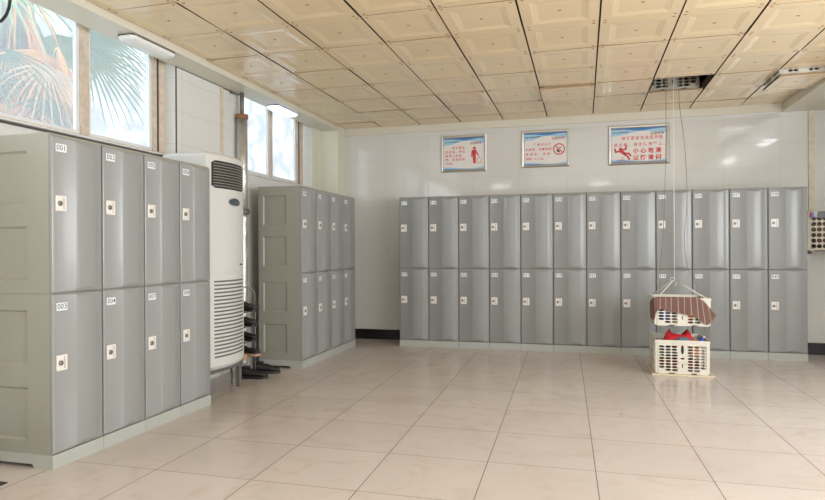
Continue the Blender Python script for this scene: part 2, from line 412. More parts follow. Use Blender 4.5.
def frond(mb, base, az, el, length, droop, width, nleaf, rnd, fan=False):
    """fan palm leaf: stalk then radiating leaflets"""
    d = Vector((math.cos(az)*math.cos(el), math.sin(az)*math.cos(el), math.sin(el)))
    pts = []; p = Vector(base)
    for i in range(6):
        pts.append(p.copy()); p = p + d*length*.1; d = (d+Vector((0, 0, -droop*.12))).normalized()
    mb.tube(pts, [.018*(1-.1*i) for i in range(6)], 5)
    hub = pts[-1]; side = d.cross(Vector((0, 0, 1)))
    if side.length < .1: side = Vector((1, 0, 0))
    side.normalize(); nrm = side.cross(d)
    for k in range(nleaf):
        a = (k/(nleaf-1)-.5)*2*1.25
        dd = (d*math.cos(a)+side*math.sin(a)).normalized()
        q = hub.copy(); L_ = length*(.62-.12*abs(a))*rnd.uniform(.85, 1.1); w_ = width*rnd.uniform(.8, 1.1)
        cross = dd.cross(nrm).normalized(); prev = None
        for s_ in range(6):
            ww = w_*(1-(s_/5)**1.6)*(.5+.5*min(1, s_/1.5))+.001
            v1 = mb.bm.verts.new(q-cross*ww+nrm*.0); v2 = mb.bm.verts.new(q+nrm*ww*.5); v3 = mb.bm.verts.new(q+cross*ww)
            if prev:
                mb.bm.faces.new((prev[0], prev[1], v2, v1)); mb.bm.faces.new((prev[1], prev[2], v3, v2))
            prev = (v1, v2, v3)
            q = q + dd*L_/5; dd = (dd+Vector((0, 0, -droop*.10*s_))).normalized()
def palm(x, y, zt, label, name='palm_tree', group=None, seed=1, greens=13, drys=30):
    rnd = random.Random(seed)
    t_ = thing(name, label, 'palm tree', (x, y, -.25), group=group)
    mb = MB(); mb.tube([(0, 0, z*(zt+.25)/8) for z in range(9)], [.2-.012*abs(z-4)+.02*(z % 2) for z in range(9)], 12); mb.build('trunk', 'trunk', t_)
    h = zt+.25
    d1 = MB(); d2 = MB(); d3 = MB(); gg = MB()
    for k in range(drys):
        az = rnd.uniform(0, 2*math.pi); el = rnd.uniform(-1.35, -.7)
        frond([d1, d2, d1, d1, d3][k % 5], (.15*math.cos(az), .15*math.sin(az), h-rnd.uniform(.1, 1.9)), az, el, rnd.uniform(.9, 1.4), 1.5, .013, 16, rnd)
    d1.build('dry_fronds', 'dry', t_, False); d2.build('pale_dry_fronds', 'dry2', t_, False); d3.build('shaded_fronds', 'palm_shaded', t_, False)
    for k in range(greens):
        az = rnd.uniform(-1.6, 1.6)+(math.pi if k % 4 == 3 else 0); el = rnd.uniform(-.5, .9)
        frond(gg, (.1*math.cos(az), .1*math.sin(az), h), az, el, rnd.uniform(1.3, 1.9), .9, .024, 22, rnd)
    gg.build('green_fronds', 'palm', t_, False)
    return t_
palm(-5.6, 5.05, 4.0, 'palm tree with dry orange fronds and green fan leaves outside the nearer left window', seed=6, drys=130, greens=8)
# small sprig of leaves at the far window
mb = MB(); rnd = random.Random(2)
mb.tube([(0, 0, 0), (.02, .02, 1.2), (0, .05, 3.0)], .012, 6)
for k in range(26):
    z = 2.2+rnd.random()*.9; a = rnd.uniform(0, 6.28); r_ = rnd.uniform(.03, .16); c_ = Vector((r_*math.cos(a), r_*math.sin(a), z)); s_ = rnd.uniform(.03, .05)
    e = Euler((rnd.uniform(-1, 1), rnd.uniform(-1, 1), rnd.uniform(0, 6))).to_matrix()
    mb.face([c_+e@Vector(v)*s_ for v in ((-1, 0, 0), (-.4, .5, .1), (.5, .45, .1), (1.2, 0, -.1), (.5, -.45, .1), (-.4, -.5, .1))])
o = mb.build('leafy_shrub', 'palm', None, False); o.location = (-4.6, 7.55, -.25); tag(o, 'thin green leafy shrub outside the further left window', 'shrub')

# ------------------------------------------------------------------ lockers
W, D, H, HB = .3847, .50, 1.9, .08
HM = HB+(H-HB)/2
def locker_parts():
    g = .0015
    # body with recessed side panels
    mb = MB()
    x0, x1 = g, W-g; y0, y1 = .018, D
    rz = [(.155, .455), (.585, .895), (1.065, 1.375), (1.495, 1.805)]; ry0, ry1 = .175, .445
    mb.face([(x0, y0, HB), (x1, y0, HB), (x1, y0, H), (x0, y0, H)])
    mb.face([(x0, y1, HB), (x1, y1, HB), (x1, y1, H), (x0, y1, H)])
    mb.face([(x0, y0, H), (x1, y0, H), (x1, y1, H), (x0, y1, H)]); mb.face([(x0, y0, HB), (x1, y0, HB), (x1, y1, HB), (x0, y1, HB)])
    for X, sgn in ((x0, 1), (x1, -1)):
        zz = HB
        for (a, b2) in rz+[(H, H)]:
            # strips below each recess, split at the mid seam with a groove
            lo, hi = zz, a
            cuts = [lo, hi]
            if lo < HM < hi: cuts = [lo, HM-.002, HM+.002, hi]
            for q in range(len(cuts)-1):
                if len(cuts) == 4 and q == 1:
                    mb.face([(X+sgn*.003, y0, cuts[1]), (X+sgn*.003, y1, cuts[1]), (X+sgn*.003, y1, cuts[2]), (X+sgn*.003, y0, cuts[2])])
                    for cz in (cuts[1], cuts[2]): mb.face([(X, y0, cz), (X, y1, cz), (X+sgn*.003, y1, cz), (X+sgn*.003, y0, cz)])
                    continue
                mb.face([(X, y0, cuts[q]), (X, y1, cuts[q]), (X, y1, cuts[q+1]), (X, y0, cuts[q+1])])
            if a == H: break
            mb.face([(X, y0, a), (X, ry0, a), (X, ry0, b2), (X, y0, b2)]); mb.face([(X, ry1, a), (X, y1, a), (X, y1, b2), (X, ry1, b2)])
            dp, sl = .012*sgn, .012
            o4 = [(ry0, a), (ry1, a), (ry1, b2), (ry0, b2)]; i4 = [(ry0+sl, a+sl), (ry1-sl, a+sl), (ry1-sl, b2-sl), (ry0+sl, b2-sl)]
            for k in range(4):
                k2 = (k+1) % 4
                mb.face([(X, *o4[k]), (X, *o4[k2]), (X+dp, *i4[k2]), (X+dp, *i4[k])])
            mb.face([(X+dp, *p) for p in i4]); zz = b2
    bmesh.ops.remove_doubles(mb.bm, verts=mb.bm.verts[:], dist=.0004)
    body = mb
    # cap rim along the top edge
    body.box((x0-.0005, y0-.002, H-.012), (x1+.0005, y1, H+.001))
    # base: skirting with an arch cut in the sides
    bs = MB()
    prof = [(0, 0), (.13, 0), (.145, .022), (.41, .022), (.425, 0), (D, 0), (D, HB), (0, HB)]
    bs.prism(prof, lambda u, v, d: (d, u, v), x0, x0+.012); bs.prism(prof, lambda u, v, d: (d, u, v), x1-.012, x1)
    bs.box((x0+.012, 0, 0), (x1-.012, .012, HB)); bs.box((x0+.012, D-.012, .02), (x1-.012, D, HB))
    bs.box((x0+.012, .012, HB-.008), (x1-.012, D-.012, HB))
    return body, bs
def door_mesh(z0, z1):
    mb = MB(); nx, ux0 = 30, .006; wd = W-2*.004; hh = z1-z0
    us = sorted(set([0, .03, .42, .428, .44]+[.44+.42*k/14 for k in range(15)]+[.868, .885, .97, 1]))
    vs = [0, .012]+[.012+.05*k/8 for k in range(1, 9)]+[.5]+[1-(.012+.05*k/8) for k in range(8, 0, -1)]+[.988, 1]
    vs = [v for v in vs]
    def h(u, v):
        b = 0
        if .42 < u < .885:
            q = (u-.42)/.465
            b = .013*math.sin(math.pi*q)**.58
        e = min(v, 1-v)*hh-.006
        b = min(b, max(0, e)*.55)
        edge = 0
        if u in (0, 1) or v in (0, 1): edge = -.003
        return .0-b-edge
    g = {}
    for i, u in enumerate(us):
        for j, v in enumerate(vs): g[i, j] = mb.bm.verts.new((.004+u*wd, h(u, v), z0+v*hh))
    for i in range(len(us)-1):
        for j in range(len(vs)-1):
            f = mb.bm.faces.new((g[i, j], g[i+1, j], g[i+1, j+1], g[i, j+1])); f.smooth = True
    # edges down to the body
    n, mm = len(us)-1, len(vs)-1
    loop = [(i, 0) for i in range(n)]+[(n, j) for j in range(mm)]+[(i, mm) for i in range(n, 0, -1)]+[(0, j) for j in range(mm, 0, -1)]
    bk = [mb.bm.verts.new((g[p].co.x, .017, g[p].co.z)) for p in loop]
    for k in range(len(loop)):
        k2 = (k+1) % len(loop); mb.bm.faces.new((g[loop[k]], g[loop[k2]], bk[k2], bk[k]))
    mb.bm.faces.new(bk)
    return mb
def lock_mesh():
    mb = MB(); mb.box((-.038, -.008, -.045), (.038, .001, .045), .004, 2, mi=0)
    mb.box((.012, -.0095, -.034), (.020, -.0075, .034), mi=1)
    return mb
def knob_mesh():
    mb = MB(); n = 14
    mb.loft([[(-.012+r_*math.cos(2*math.pi*k/n), y_, r_*math.sin(2*math.pi*k/n)) for k in range(n)] for r_, y_ in ((.0145, -.007), (.0145, -.014), (.011, -.017), (.005, -.0175))], smooth=True)
    mb.box((-.0135, -.0195, -.009), (-.0105, -.017, .009)); return mb
_b, _s = locker_parts()
proto = {}
def mk(mb, name, mats):
    o = mb.build(name, mats); me = o.data; bpy.data.objects.remove(o); return me
proto['body'] = mk(_b, 'body', 'locker_body'); proto['base'] = mk(_s, 'base', 'locker_base')
dz = [(HB+.004, HM-.002), (HM+.003, H-.013)]
proto['door'] = [mk(door_mesh(*z), 'door', 'door') for z in dz]
proto['lock'] = mk(lock_mesh(), 'lock', ['white_pl', 'lock_slot']); proto['knob'] = mk(knob_mesh(), 'lock_knob', 'metal')
def child(name, me, parent, loc=(0, 0, 0)):
    o = bpy.data.objects.new(name, me); C.objects.link(o); o.parent = parent; o.location = loc; return o
def locker(loc, rz, top, bot, label, group):
    t_ = thing('locker', label, 'locker', loc, rz, group)
    child('body', proto['body'], t_); child('base', proto['base'], t_)
    for k, num in ((1, top), (0, bot)):
        d = child('door', proto['door'][k], t_)
        zc = (HM if k else HB)+.515
        l = child('lock', proto['lock'], d, (.064, -.0005, zc))
        # the knob is part of the lock's look
        kk = child('lock_knob', proto['knob'], d, (.064, -.0005, zc))
        mb = MB(); zt = (H-.078 if k else HM-.075)
        mb.box((-.037, -.004, -.0225), (.037, 0, .0225), mi=0)
        add_text(mb, '%03d' % num, .044, lambda u, v: (u, -.0046, v), 1, 'CENTER', 1.05, .0004)
        p = mb.build('number_plate', ['plate', 'ink'], d, False); p.location = (.068, -.0003, zt)
    return t_
def nums(i): return (4*(i//2)+1+i % 2, 4*(i//2)+3+i % 2)
ordw = ['nearest the camera', 'second from the camera', 'third from the camera', 'furthest from the camera']
PI2 = math.pi/2
for k in range(4):
    tn, bn = nums(k)
    locker((-2.8786, 2.8126+k*W, 0), PI2, tn, bn, 'grey locker, doors %03d and %03d, %s in the left-edge row' % (tn, bn, ordw[k]), 'lockers at the left edge beside the air conditioner')
ordb = ['with exposed side beside the shoe rack', 'second from the shoe rack', 'third from the shoe rack', 'at the far end before the pillar']
for k in range(4):
    tn, bn = nums(k+4)
    lk = locker((-2.8097-.004*k, 5.880+k*W*1.04, 0), PI2+.008, tn, bn, 'grey locker %s, doors %03d and %03d' % (ordb[k], tn, bn), 'lockers under the far left window'); lk.scale = (1.037, 1, 1)
ordc = ['leftmost', 'second from left', 'third from left', 'fourth from left', 'fifth from left', 'sixth from left', 'seventh from left', 'fifth from right', 'fourth from right', 'third from right', 'second from right', 'rightmost']
for k in range(12):
    tn, bn = nums(k+8)
    locker((-2.2699+k*W, 7.5967, 0), 0, tn, bn, 'grey locker, doors %03d and %03d, %s in the back-wall row' % (tn, bn, ordc[k]), 'lockers along the back wall')

# ------------------------------------------------------------------ air conditioner
ac = thing('air_conditioner', 'tall off-white floor-standing air conditioner on a metal stand beside the left lockers', 'air conditioner', (0, 0, 0))
ya, yb_, xb, xf, z0, z1 = 4.45, 5.03, -3.40, -2.985, .235, 2.05
def xfront(s, bulge=.055): return xf+bulge*(1-(2*s-1)**2)
def ac_ring(z, inset=0, bulge=.055):
    pts = [(xb+inset, ya+inset, z), ]
    n = 12
    for k in range(n+1):
        s_ = k/n; yy = ya+inset+(yb_-ya-2*inset)*s_
        pts.append((xfront(s_, bulge)-inset, yy, z))
    pts.append((xb+inset, yb_-inset, z)); return pts
mb = MB(); mb.loft([ac_ring(z0+.02, .01), ac_ring(z0+.03), ac_ring(1.035, 0)], smooth=False); mb.loft([ac_ring(1.045), ac_ring(z1-.03), ac_ring(z1-.01, .01), ac_ring(z1, .03)], smooth=False)
mb.loft([ac_ring(1.03, .006), ac_ring(1.05, .006)], smooth=False)
mb.build('body', 'ac', ac)
mb = MB()
ring2 = lambda z, ex: [(xf-.05, ya+.015, z)]+[(xfront(k/12)+ex, ya+.015+(yb_-ya-.03)*k/12, z) for k in range(13)]+[(xf-.05, yb_-.015, z)]
mb.loft([ring2(.232, -.02), ring2(.26, .004), ring2(.32, .009), ring2(1.0, .009), ring2(1.02, .003)], smooth=False); lp = mb.build('lower_grille', 'ac', ac)
mb = MB()
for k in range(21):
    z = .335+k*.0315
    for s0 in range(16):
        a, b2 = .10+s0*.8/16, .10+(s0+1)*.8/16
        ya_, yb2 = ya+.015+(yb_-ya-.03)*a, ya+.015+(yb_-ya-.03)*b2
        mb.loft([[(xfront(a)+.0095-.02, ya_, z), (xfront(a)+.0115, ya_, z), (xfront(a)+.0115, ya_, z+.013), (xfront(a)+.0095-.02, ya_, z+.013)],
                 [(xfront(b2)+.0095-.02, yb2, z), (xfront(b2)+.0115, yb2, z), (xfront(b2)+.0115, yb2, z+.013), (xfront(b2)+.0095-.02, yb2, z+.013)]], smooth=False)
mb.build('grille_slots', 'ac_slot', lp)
# air outlet
def curved_patch(mb, a, b2, za, zb, ex, th, n=12, r_=.0, mi=None):
    A = []
    rings = []
    for k in range(n+1):
        s_ = a+(b2-a)*k/n; yy = ya+(yb_-ya)*s_; x = xfront(s_)+ex
        dzz = r_*max(0, 1-min(k, n-k)/1.0)
        rings.append([(x-th, yy, za+dzz), (x, yy, za+dzz), (x, yy, zb-dzz), (x-th, yy, zb-dzz)])
    mb.loft(rings, smooth=False, mi=mi)
mb = MB(); curved_patch(mb, .09, .93, 1.755, 1.985, .003, .02, r_=.018); vo = mb.build('air_outlet', 'ac_dark', ac)
mb = MB()
for k in range(9): curved_patch(mb, .12, .92, 1.772+k*.0235, 1.7775+k*.0235, .007, .008)
mb.build('outlet_fins', 'ac_fin', vo)
mb = MB()
def oval(mb, yc, zc, ry, rz_, ex, n=20, mi=None, th=.008):
    o_ = []; 
    for k in range(n):
        yy = yc+ry*math.cos(2*math.pi*k/n); zz = zc+rz_*math.sin(2*math.pi*k/n)
        s_ = (yy-ya)/(yb_-ya); o_.append((xfront(s_)+ex, yy, zz))
    i_ = [(p[0]-th, p[1], p[2]) for p in o_]
    mb.loft([i_, o_], mi=mi, smooth=False)
oval(mb, 4.80, 1.65, .105, .036, .005, mi=1); oval(mb, 4.80, 1.65, .096, .030, .008, mi=0)
cp = mb.build('control_panel', ['disp', 'btn'], ac)
mb = MB()
oval(mb, 4.865, 1.65, .006, .006, .011, 8)
mb.build('button', 'btn', cp)
mb = MB(); mb.box((xfront(.75)+.0, 4.90, 1.10), (xfront(.75)+.004, 4.93, 1.115)); mb.build('badge', 'ac_dark', ac)
for (xx, yy) in ((-3.36, 4.475), (-3.36, 4.985), (-3.01, 4.475), (-3.01, 4.985)):
    mb = MB(); mb.box((xx-.018, yy-.018, 0), (xx+.018, yy+.018, .2), .002); mb.build('stand_leg', 'steel', ac)
mb = MB()
mb.box((-3.03, 4.45, .195), (-2.99, 5.01, .235)); mb.box((-3.38, 4.45, .195), (-3.34, 5.01, .235)); mb.box((-3.34, 4.45, .195), (-3.03, 4.49, .235)); mb.box((-3.34, 4.97, .195), (-3.03, 5.01, .235))
mb.build('stand_frame', 'steel', ac)

# ------------------------------------------------------------------ pipe
pp = thing('pipe', 'silver foil-wrapped vertical pipe with rusty collar on the wall behind the air conditioner', 'pipe', (-3.385, 5.69, 0))
mb = MB(); rnd = random.Random(5)
n = 14; rings = []
zs = [0]+[.06*k for k in range(1, 28)]
for z in zs: rings.append([((.05+rnd.uniform(-.004, .004))*math.cos(2*math.pi*k/n), (.05+rnd.uniform(-.004, .004))*math.sin(2*math.pi*k/n), z+rnd.uniform(-.004, .004)*(z > 0)) for k in range(n)])
mb.loft(rings, smooth=True); mb.build('lower_pipe', 'foil', pp)
mb = MB(); mb.tube([(0, 0, 1.62), (0, 0, 2.0), (0, 0, 2.60)], .055, 16); mb.build('upper_pipe', 'foil', pp)
mb = MB(); mb.tube([(0, 0, 1.60), (0, 0, 1.66)], .062, 16); mb.box((.05, -.012, 1.61), (.085, .012, 1.65)); mb.build('clamp', 'steel', pp)
mb = MB(); mb.tube([(0, 0, 2.585), (0, 0, 2.63)], .062, 16); mb.build('collar', 'rust', pp)
mb = MB(); mb.tube([(0, 0, 2.63), (0, 0, ZS)], .021, 12); mb.tube([(0, 0, 2.83), (-.065, -.12, 2.835)], .008, 6); mb.build('vent_stub', 'pipe_grey', pp)

# ------------------------------------------------------------------ soffit lamps
def lamp(x, y, z, label, lit, rz=0, L=.52, Wd=.155):
    t_ = thing('ceiling_lamp', label, 'lamp', (x, y, z), rz, 'slim lamps under the window soffit')
    mb = MB(); mb.box((-Wd/2+.012, -L/2+.012, -.014), (Wd/2-.012, L/2-.012, 0)); mb.build('lamp_base', 'lamp_dark', t_)
    def rg(w_, l_, c, zz): return [(-w_, -l_+c, zz), (-w_+c, -l_, zz), (w_-c, -l_, zz), (w_, -l_+c, zz), (w_, l_-c, zz), (w_-c, l_, zz), (-w_+c, l_, zz), (-w_, l_-c, zz)]
    mb = MB(); w2, l2 = Wd/2, L/2
    mb.loft([rg(w2, l2, .03, -.014), rg(w2, l2, .03, -.026), rg(w2-.006, l2-.012, .032, -.040), rg(w2-.03, l2-.07, .03, -.054), rg(w2-.055, l2-.14, .02, -.058)], smooth=False)
    mb.build('diffuser', ('lamp', 'lamp_on', 'lamp_bright')[lit], t_)
    return t_
lamp(-3.29, 4.14, ZS, 'unlit slim white lamp under the soffit above the nearer window', False)
lamp(-3.33, 6.48, ZS, 'lit bluish white slim lamp under the soffit by the far window', True)
lamp(2.52, 4.0, 2.812, 'lit slim white lamp under the right-hand soffit, nearer the camera', 2)
lamp(2.62, 6.0, 2.812, 'lit slim white lamp under the right-hand soffit, nearer the back wall', 2)
lamp(-2.06, -.15, ZC-.005, 'lit slim white lamp crosswise on the ceiling behind the camera, left one', 2, PI2)
lamp(.42, -.15, ZC-.005, 'lit slim white lamp crosswise on the ceiling behind the camera, right one', 2, PI2)

# black cable hanging at the upper left
mb = MB(); pts = []
for k in range(17):
    a = k/16; pts.append((-3.33, 2.66+.30*math.sin(a*2.9-.2)+.06*a, 2.855-.27*math.sin(a*math.pi)))
mb.tube([(-3.33, 2.965, ZS), (-3.33, 2.962, 2.76), (-3.33, 2.953, 2.70), (-3.33, 2.935, 2.65), (-3.33, 2.90, 2.60), (-3.33, 2.85, 2.58), (-3.33, 2.78, 2.59), (-3.33, 2.72, 2.65), (-3.33, 2.70, 2.75), (-3.33, 2.70, ZS)], .009, 8)
tag(mb.build('cable', 'black_rubber'), 'black cable loop hanging from the soffit at the upper left corner', 'cable')

# ------------------------------------------------------------------ shoes and rack
rk = thing('shoe_rack', 'dark metal shoe rack with a curved white top rail between air conditioner and lockers', 'shoe rack', (-3.275, 5.29, 0))
mb = MB()
for yy in (-.21, .21):
    for xx in (-.135, .135): mb.tube([(xx, yy, 0), (xx, yy, .80)], .008, 8)
mb.build('posts', 'pipe_grey', rk)
shz = [.20, .345, .49, .635]
for z in shz:
    mb = MB()
    for xx in (-.135, -.07, 0, .07, .135): mb.tube([(xx, -.21, z), (xx, .21, z)], .005, 6)
    for yy in (-.21, .21): mb.tube([(-.135, yy, z), (.135, yy, z)], .006, 6)
    mb.build('shelf', 'pipe_grey', rk)
mb = MB(); mb.tube([(.135, .21*math.cos(math.pi*k/12), .78+.10*math.sin(math.pi*k/12)) for k in range(13)], .007, 8); mb.build('top_rail', 'alu', rk)

def shoe(loc, rz, upper, sole, label, L=.27, group='shoes on and under the rack', trim=None):
    t_ = thing('shoe', label, 'shoe', loc, rz, group)
    def sec(f, w_, zb, h, n=12):
        # cross-section ring across x at position y=f
        return [(w_*math.cos(a)*(1 if math.sin(a) < .2 else .82), f, zb+max(0, (h*(.5+.5*math.sin(a))))) for a in [2*math.pi*k/n-math.pi/2 for k in range(n)]]
    prof = [(-.5, .018, .045), (-.48, .030, .085), (-.38, .036, .098), (-.25, .036, .092), (-.1, .036, .078), (.08, .040, .066), (.25, .046, .052), (.38, .044, .045), (.47, .030, .035), (.5, .012, .022)]
    mb = MB(); mb.loft([sec(f*L, w_, .018, h) for f, w_, h in prof], smooth=True); mb.build('upper', upper, t_)
    mb = MB(); n = len(prof)
    ol = [(w_*1.08+.002, f*L*1.02) for f, w_, h in prof]; ol = ol+[(-x, y) for x, y in reversed(ol)]
    mb.prism(ol, lambda u, v, d: (u, v, d), 0, .024); mb.build('sole', sole, t_)
    # opening collar and laces
    mb = MB(); mb.loft([[(r_*.028*math.cos(2*math.pi*k/12), -.29*L+r_*.05*math.sin(2*math.pi*k/12), z) for k in range(12)] for r_, z in ((1, .100), (1.05, .116), (.8, .117), (.75, .104))], smooth=True, cap=True)
    mb.build('collar', trim or upper, t_)
    mb = MB()
    for k in range(4): mb.tube([(-.020, (-.02+.045*k)*L*2*.5, .096-.0065*k), (.020, (.0+.045*k)*L, .096-.0065*k)], .003, 5)
    mb.build('laces', trim or 'black_rubber', t_); return t_
R_ = math.radians
shoe((-3.06, 5.33, 0), R_(-75), 'black_rubber', 'black_rubber', 'black shoe on the floor before the rack, nearer the camera')
shoe((-3.07, 5.60, 0), R_(-72), 'black_rubber', 'shoe_grey', 'black shoe on the floor before the rack, touching the locker side')
n_ = 0
posw = ['lowest', 'second lowest', 'second highest', 'highest']
for si, z in enumerate(shz):
    for q, yy in enumerate((-.13, .10)):
        up_, so_, tr_, desc = 'black_rubber', 'black_rubber', None, 'black shoe'
        if si == 0 and q == 1: up_, so_, tr_, desc = 'black_rubber', 'shoe_tan', 'shoe_white', 'black sneaker with tan sole and white trim'
        if si == 0 and q == 0: up_, so_, tr_, desc = 'shoe_tan', 'shoe_tan', 'shoe_white', 'tan shoe with white collar'
        if si in (2, 3): up_ = 'shoe_grey'; desc = 'dark grey shoe'
        pos = ['near the air conditioner', 'beside the locker'][q]
        shoe((-3.19 if si else -3.16, 5.29+yy, z+.006), R_(-90+(-4, 5)[q]), up_, so_, '%s %s, %s rack shelf' % (desc, pos, posw[si]), L=.26, trim=tr_)

# ------------------------------------------------------------------ crates
def hole_panel(mb, P, u0, u1, v0, v1, holes):
    """cells = list of (u0,u1,v0,v1,ru,rv) with lens-shaped holes, filling the rect by bands. P(u,v)->3D"""
    us = sorted(set([round(x, 6) for x in [u0, u1]+[h[0] for h in holes]+[h[1] for h in holes]]))
    hs = {(round(h[0], 5), round(h[2], 5)): h for h in holes}; N = 12
    for i in range(len(us)-1):
        a, b2 = us[i], us[i+1]
        if b2-a < 1e-4: continue
        vs = sorted(set([round(x, 6) for x in [v0, v1]+[q for h in holes if abs(h[0]-a) < 1e-4 for q in h[2:4]]]))
        for j in range(len(vs)-1):
            c, d = vs[j], vs[j+1]
            if d-c < 1e-5: continue
            h = hs.get((round(a, 5), round(c, 5)))
            if not h: mb.face([P(a, c), P(b2, c), P(b2, d), P(a, d)]); continue
            cu, cv = (a+b2)/2, (c+d)/2; hu, hv = (b2-a)/2, (d-c)/2; inn, ou = [], []
            for k in range(N):
                t_ = 2*math.pi*(k+.5)/N; x, y = math.cos(t_), math.sin(t_)
                inn.append((cu+h[4]*x, cv+h[5]*math.copysign(abs(y)**.8, y)))
                # along rectangle boundary
                s_ = 1/max(abs(x), abs(y)); ou.append((cu+hu*x*s_, cv+hv*y*s_))
            # insert corners
            I = [mb.bm.verts.new(P(*p)) for p in inn]; O = [mb.bm.verts.new(P(*p)) for p in ou]
            for k in range(N):
                k2 = (k+1) % N; p, q = ou[k], ou[k2]
                on_v = lambda r: abs(abs(r[0]-cu)-hu) < 1e-7
                if on_v(p) != on_v(q):
                    cor = mb.bm.verts.new(P(cu+math.copysign(hu, p[0]+q[0]-2*cu), cv+math.copysign(hv, p[1]+q[1]-2*cv)))
                    mb.bm.faces.new((I[k], O[k], cor, O[k2], I[k2]))
                else: mb.bm.faces.new((I[k], O[k], O[k2], I[k2]))
def holes_for(u0, u1, v0, v1, ncol, nrow, gap, mu, mv, skip=()):
    hs = []; cw = ((u1-u0)-2*mu-gap)/(2*ncol); ch = (v1-v0-2*mv)/nrow
    for s_ in range(2):
        for c in range(ncol):
            a = u0+mu+c*cw+(s_*(ncol*cw+gap))
            for r_ in range(nrow):
                if (s_*ncol+c, r_) in skip: continue
                b2 = v0+mv+r_*ch; hs.append((a, a+cw, b2, b2+ch, cw*.45, ch*.40))
    return hs, cw, ch
def crate(name, w_, d_, h_, rows, loc, rz, label, group='perforated cream plastic crates', gapk=.085, ncol=3, cm='crate'):
    t_ = thing(name, label, 'crate', loc, rz, group)
    x0, x1, y0, y1 = -w_/2, w_/2, 0, d_; tp = .012
    th = .006
    def make(fn, u0, u1, ncol, gap, skip, nm):
        mb = MB(); hs, cw, ch = holes_for(u0, u1, 0, h_-.028, ncol, rows, gap, .028, .022, skip)
        if gap:
            c0 = (u0+u1)/2
            # centre column: long slot, small oval, short slot
            vt = h_-.028-.022
            if rows > 6:
                hs += [(c0-gap/2, c0+gap/2, vt-ch*3, vt+.004, .014, .045), (c0-gap/2, c0+gap/2, .022+ch*4, .022+ch*5, .020, .008), (c0-gap/2, c0+gap/2, .022+ch*1, .022+ch*3, .005, .020)]
        hole_panel(mb, fn, u0, u1, 0, h_-.028, hs)
        bmesh.ops.remove_doubles(mb.bm, verts=mb.bm.verts[:], dist=.00002)
        bmesh.ops.recalc_face_normals(mb.bm, faces=mb.bm.faces[:])
        bmesh.ops.solidify(mb.bm, geom=mb.bm.faces[:], thickness=th)
        return mb.build(nm, cm, t_)
    sk = {(0, 0), (5, 0), (5, 1), (0, 1)} if rows > 6 else set()
    sk = {(0, 0), (5, 0)} if rows > 6 else set()
    make(lambda u, v: (u, y0+.0, v), x0, x1, ncol, gapk, sk, 'front_wall')
    make(lambda u, v: (u, y1-th, v), x0, x1, 3, .085, set(), 'rear_wall')
    make(lambda u, v: (x0+.0, u, v), y0+th, y1-th, 3, .06, set(), 'side_wall'); make(lambda u, v: (x1-th, u, v), y0+th, y1-th, 3, .06, set(), 'side_wall')
    mb = MB(); mb.box((x0, y0, .0), (x1, y1, .008)); mb.build('bottom', cm, t_)
    mb = MB(); r0 = h_-.028; e = .004
    mb.box((x0-e, y0-e, r0), (x1+e, y0+th, h_), .002); mb.box((x0-e, y1-th, r0), (x1+e, y1+e, h_), .002)
    mb.box((x0-e, y0+th, r0), (x0+th, y1-th, h_), .002); mb.box((x1-th, y0+th, r0), (x1+e, y1-th, h_), .002)
    mb.build('rim', cm, t_)
    return t_
BX, BY = .920, 6.445
bd = MB(); bd.box((-.278, -.03, 0), (.285, .56, .016), .002); o = bd.build('base_board', 'board'); o.location = (BX, BY, 0); tag(o, 'thin cream board lying on the floor under the lower crate', 'board')
lowc = crate('crate', .485, .53, .325, 9, (BX, BY, .017), 0, 'large cream perforated plastic crate holding clothes, lower one on the floor board')
upc = crate('crate', .50, .50, .27, 7, (BX+.002, BY, .482), 0, 'shallow cream perforated crate draped with a towel, hanging above the floor crate')

# contents
def blob(loc, sx, sy, sz, seed, amp=.25, freq=9, sub=3):
    mb = MB(); bmesh.ops.create_icosphere(mb.bm, subdivisions=sub, radius=1)
    for v in mb.bm.verts:
        n = mnoise.noise(v.co*1.7+Vector((seed, 0, 0)))+.5*mnoise.noise(v.co*4+Vector((0, seed, 0)))
        r_ = 1+amp*n*1.5; v.co = Vector((v.co.x*sx*r_+loc[0], v.co.y*sy*r_+loc[1], v.co.z*sz*r_+loc[2]))
    for f in mb.bm.faces: f.smooth = True
    return mb
def cloth(name, loc, s, seed, mat, label, cat='clothing', amp=.3, group=None):
    mb = blob((0, 0, 0), *s, seed, amp)
    # rest on the bottom of the shape
    mz = min(v.co.z for v in mb.bm.verts)
    for v in mb.bm.verts: v.co.z -= mz
    o = mb.build(name, mat); o.location = loc; return tag(o, label, cat, group)
cloth('folded_garment', (BX, BY+.26, .028), (.20, .20, .055), 3, 'maroon', 'dark maroon garment at the bottom of the floor crate', amp=.12)
cloth('folded_garment', (BX-.075, BY+.26, .14), (.13, .17, .062), 5, 'blue_cloth', 'dark blue-grey garment on the maroon one in the floor crate', amp=.12)
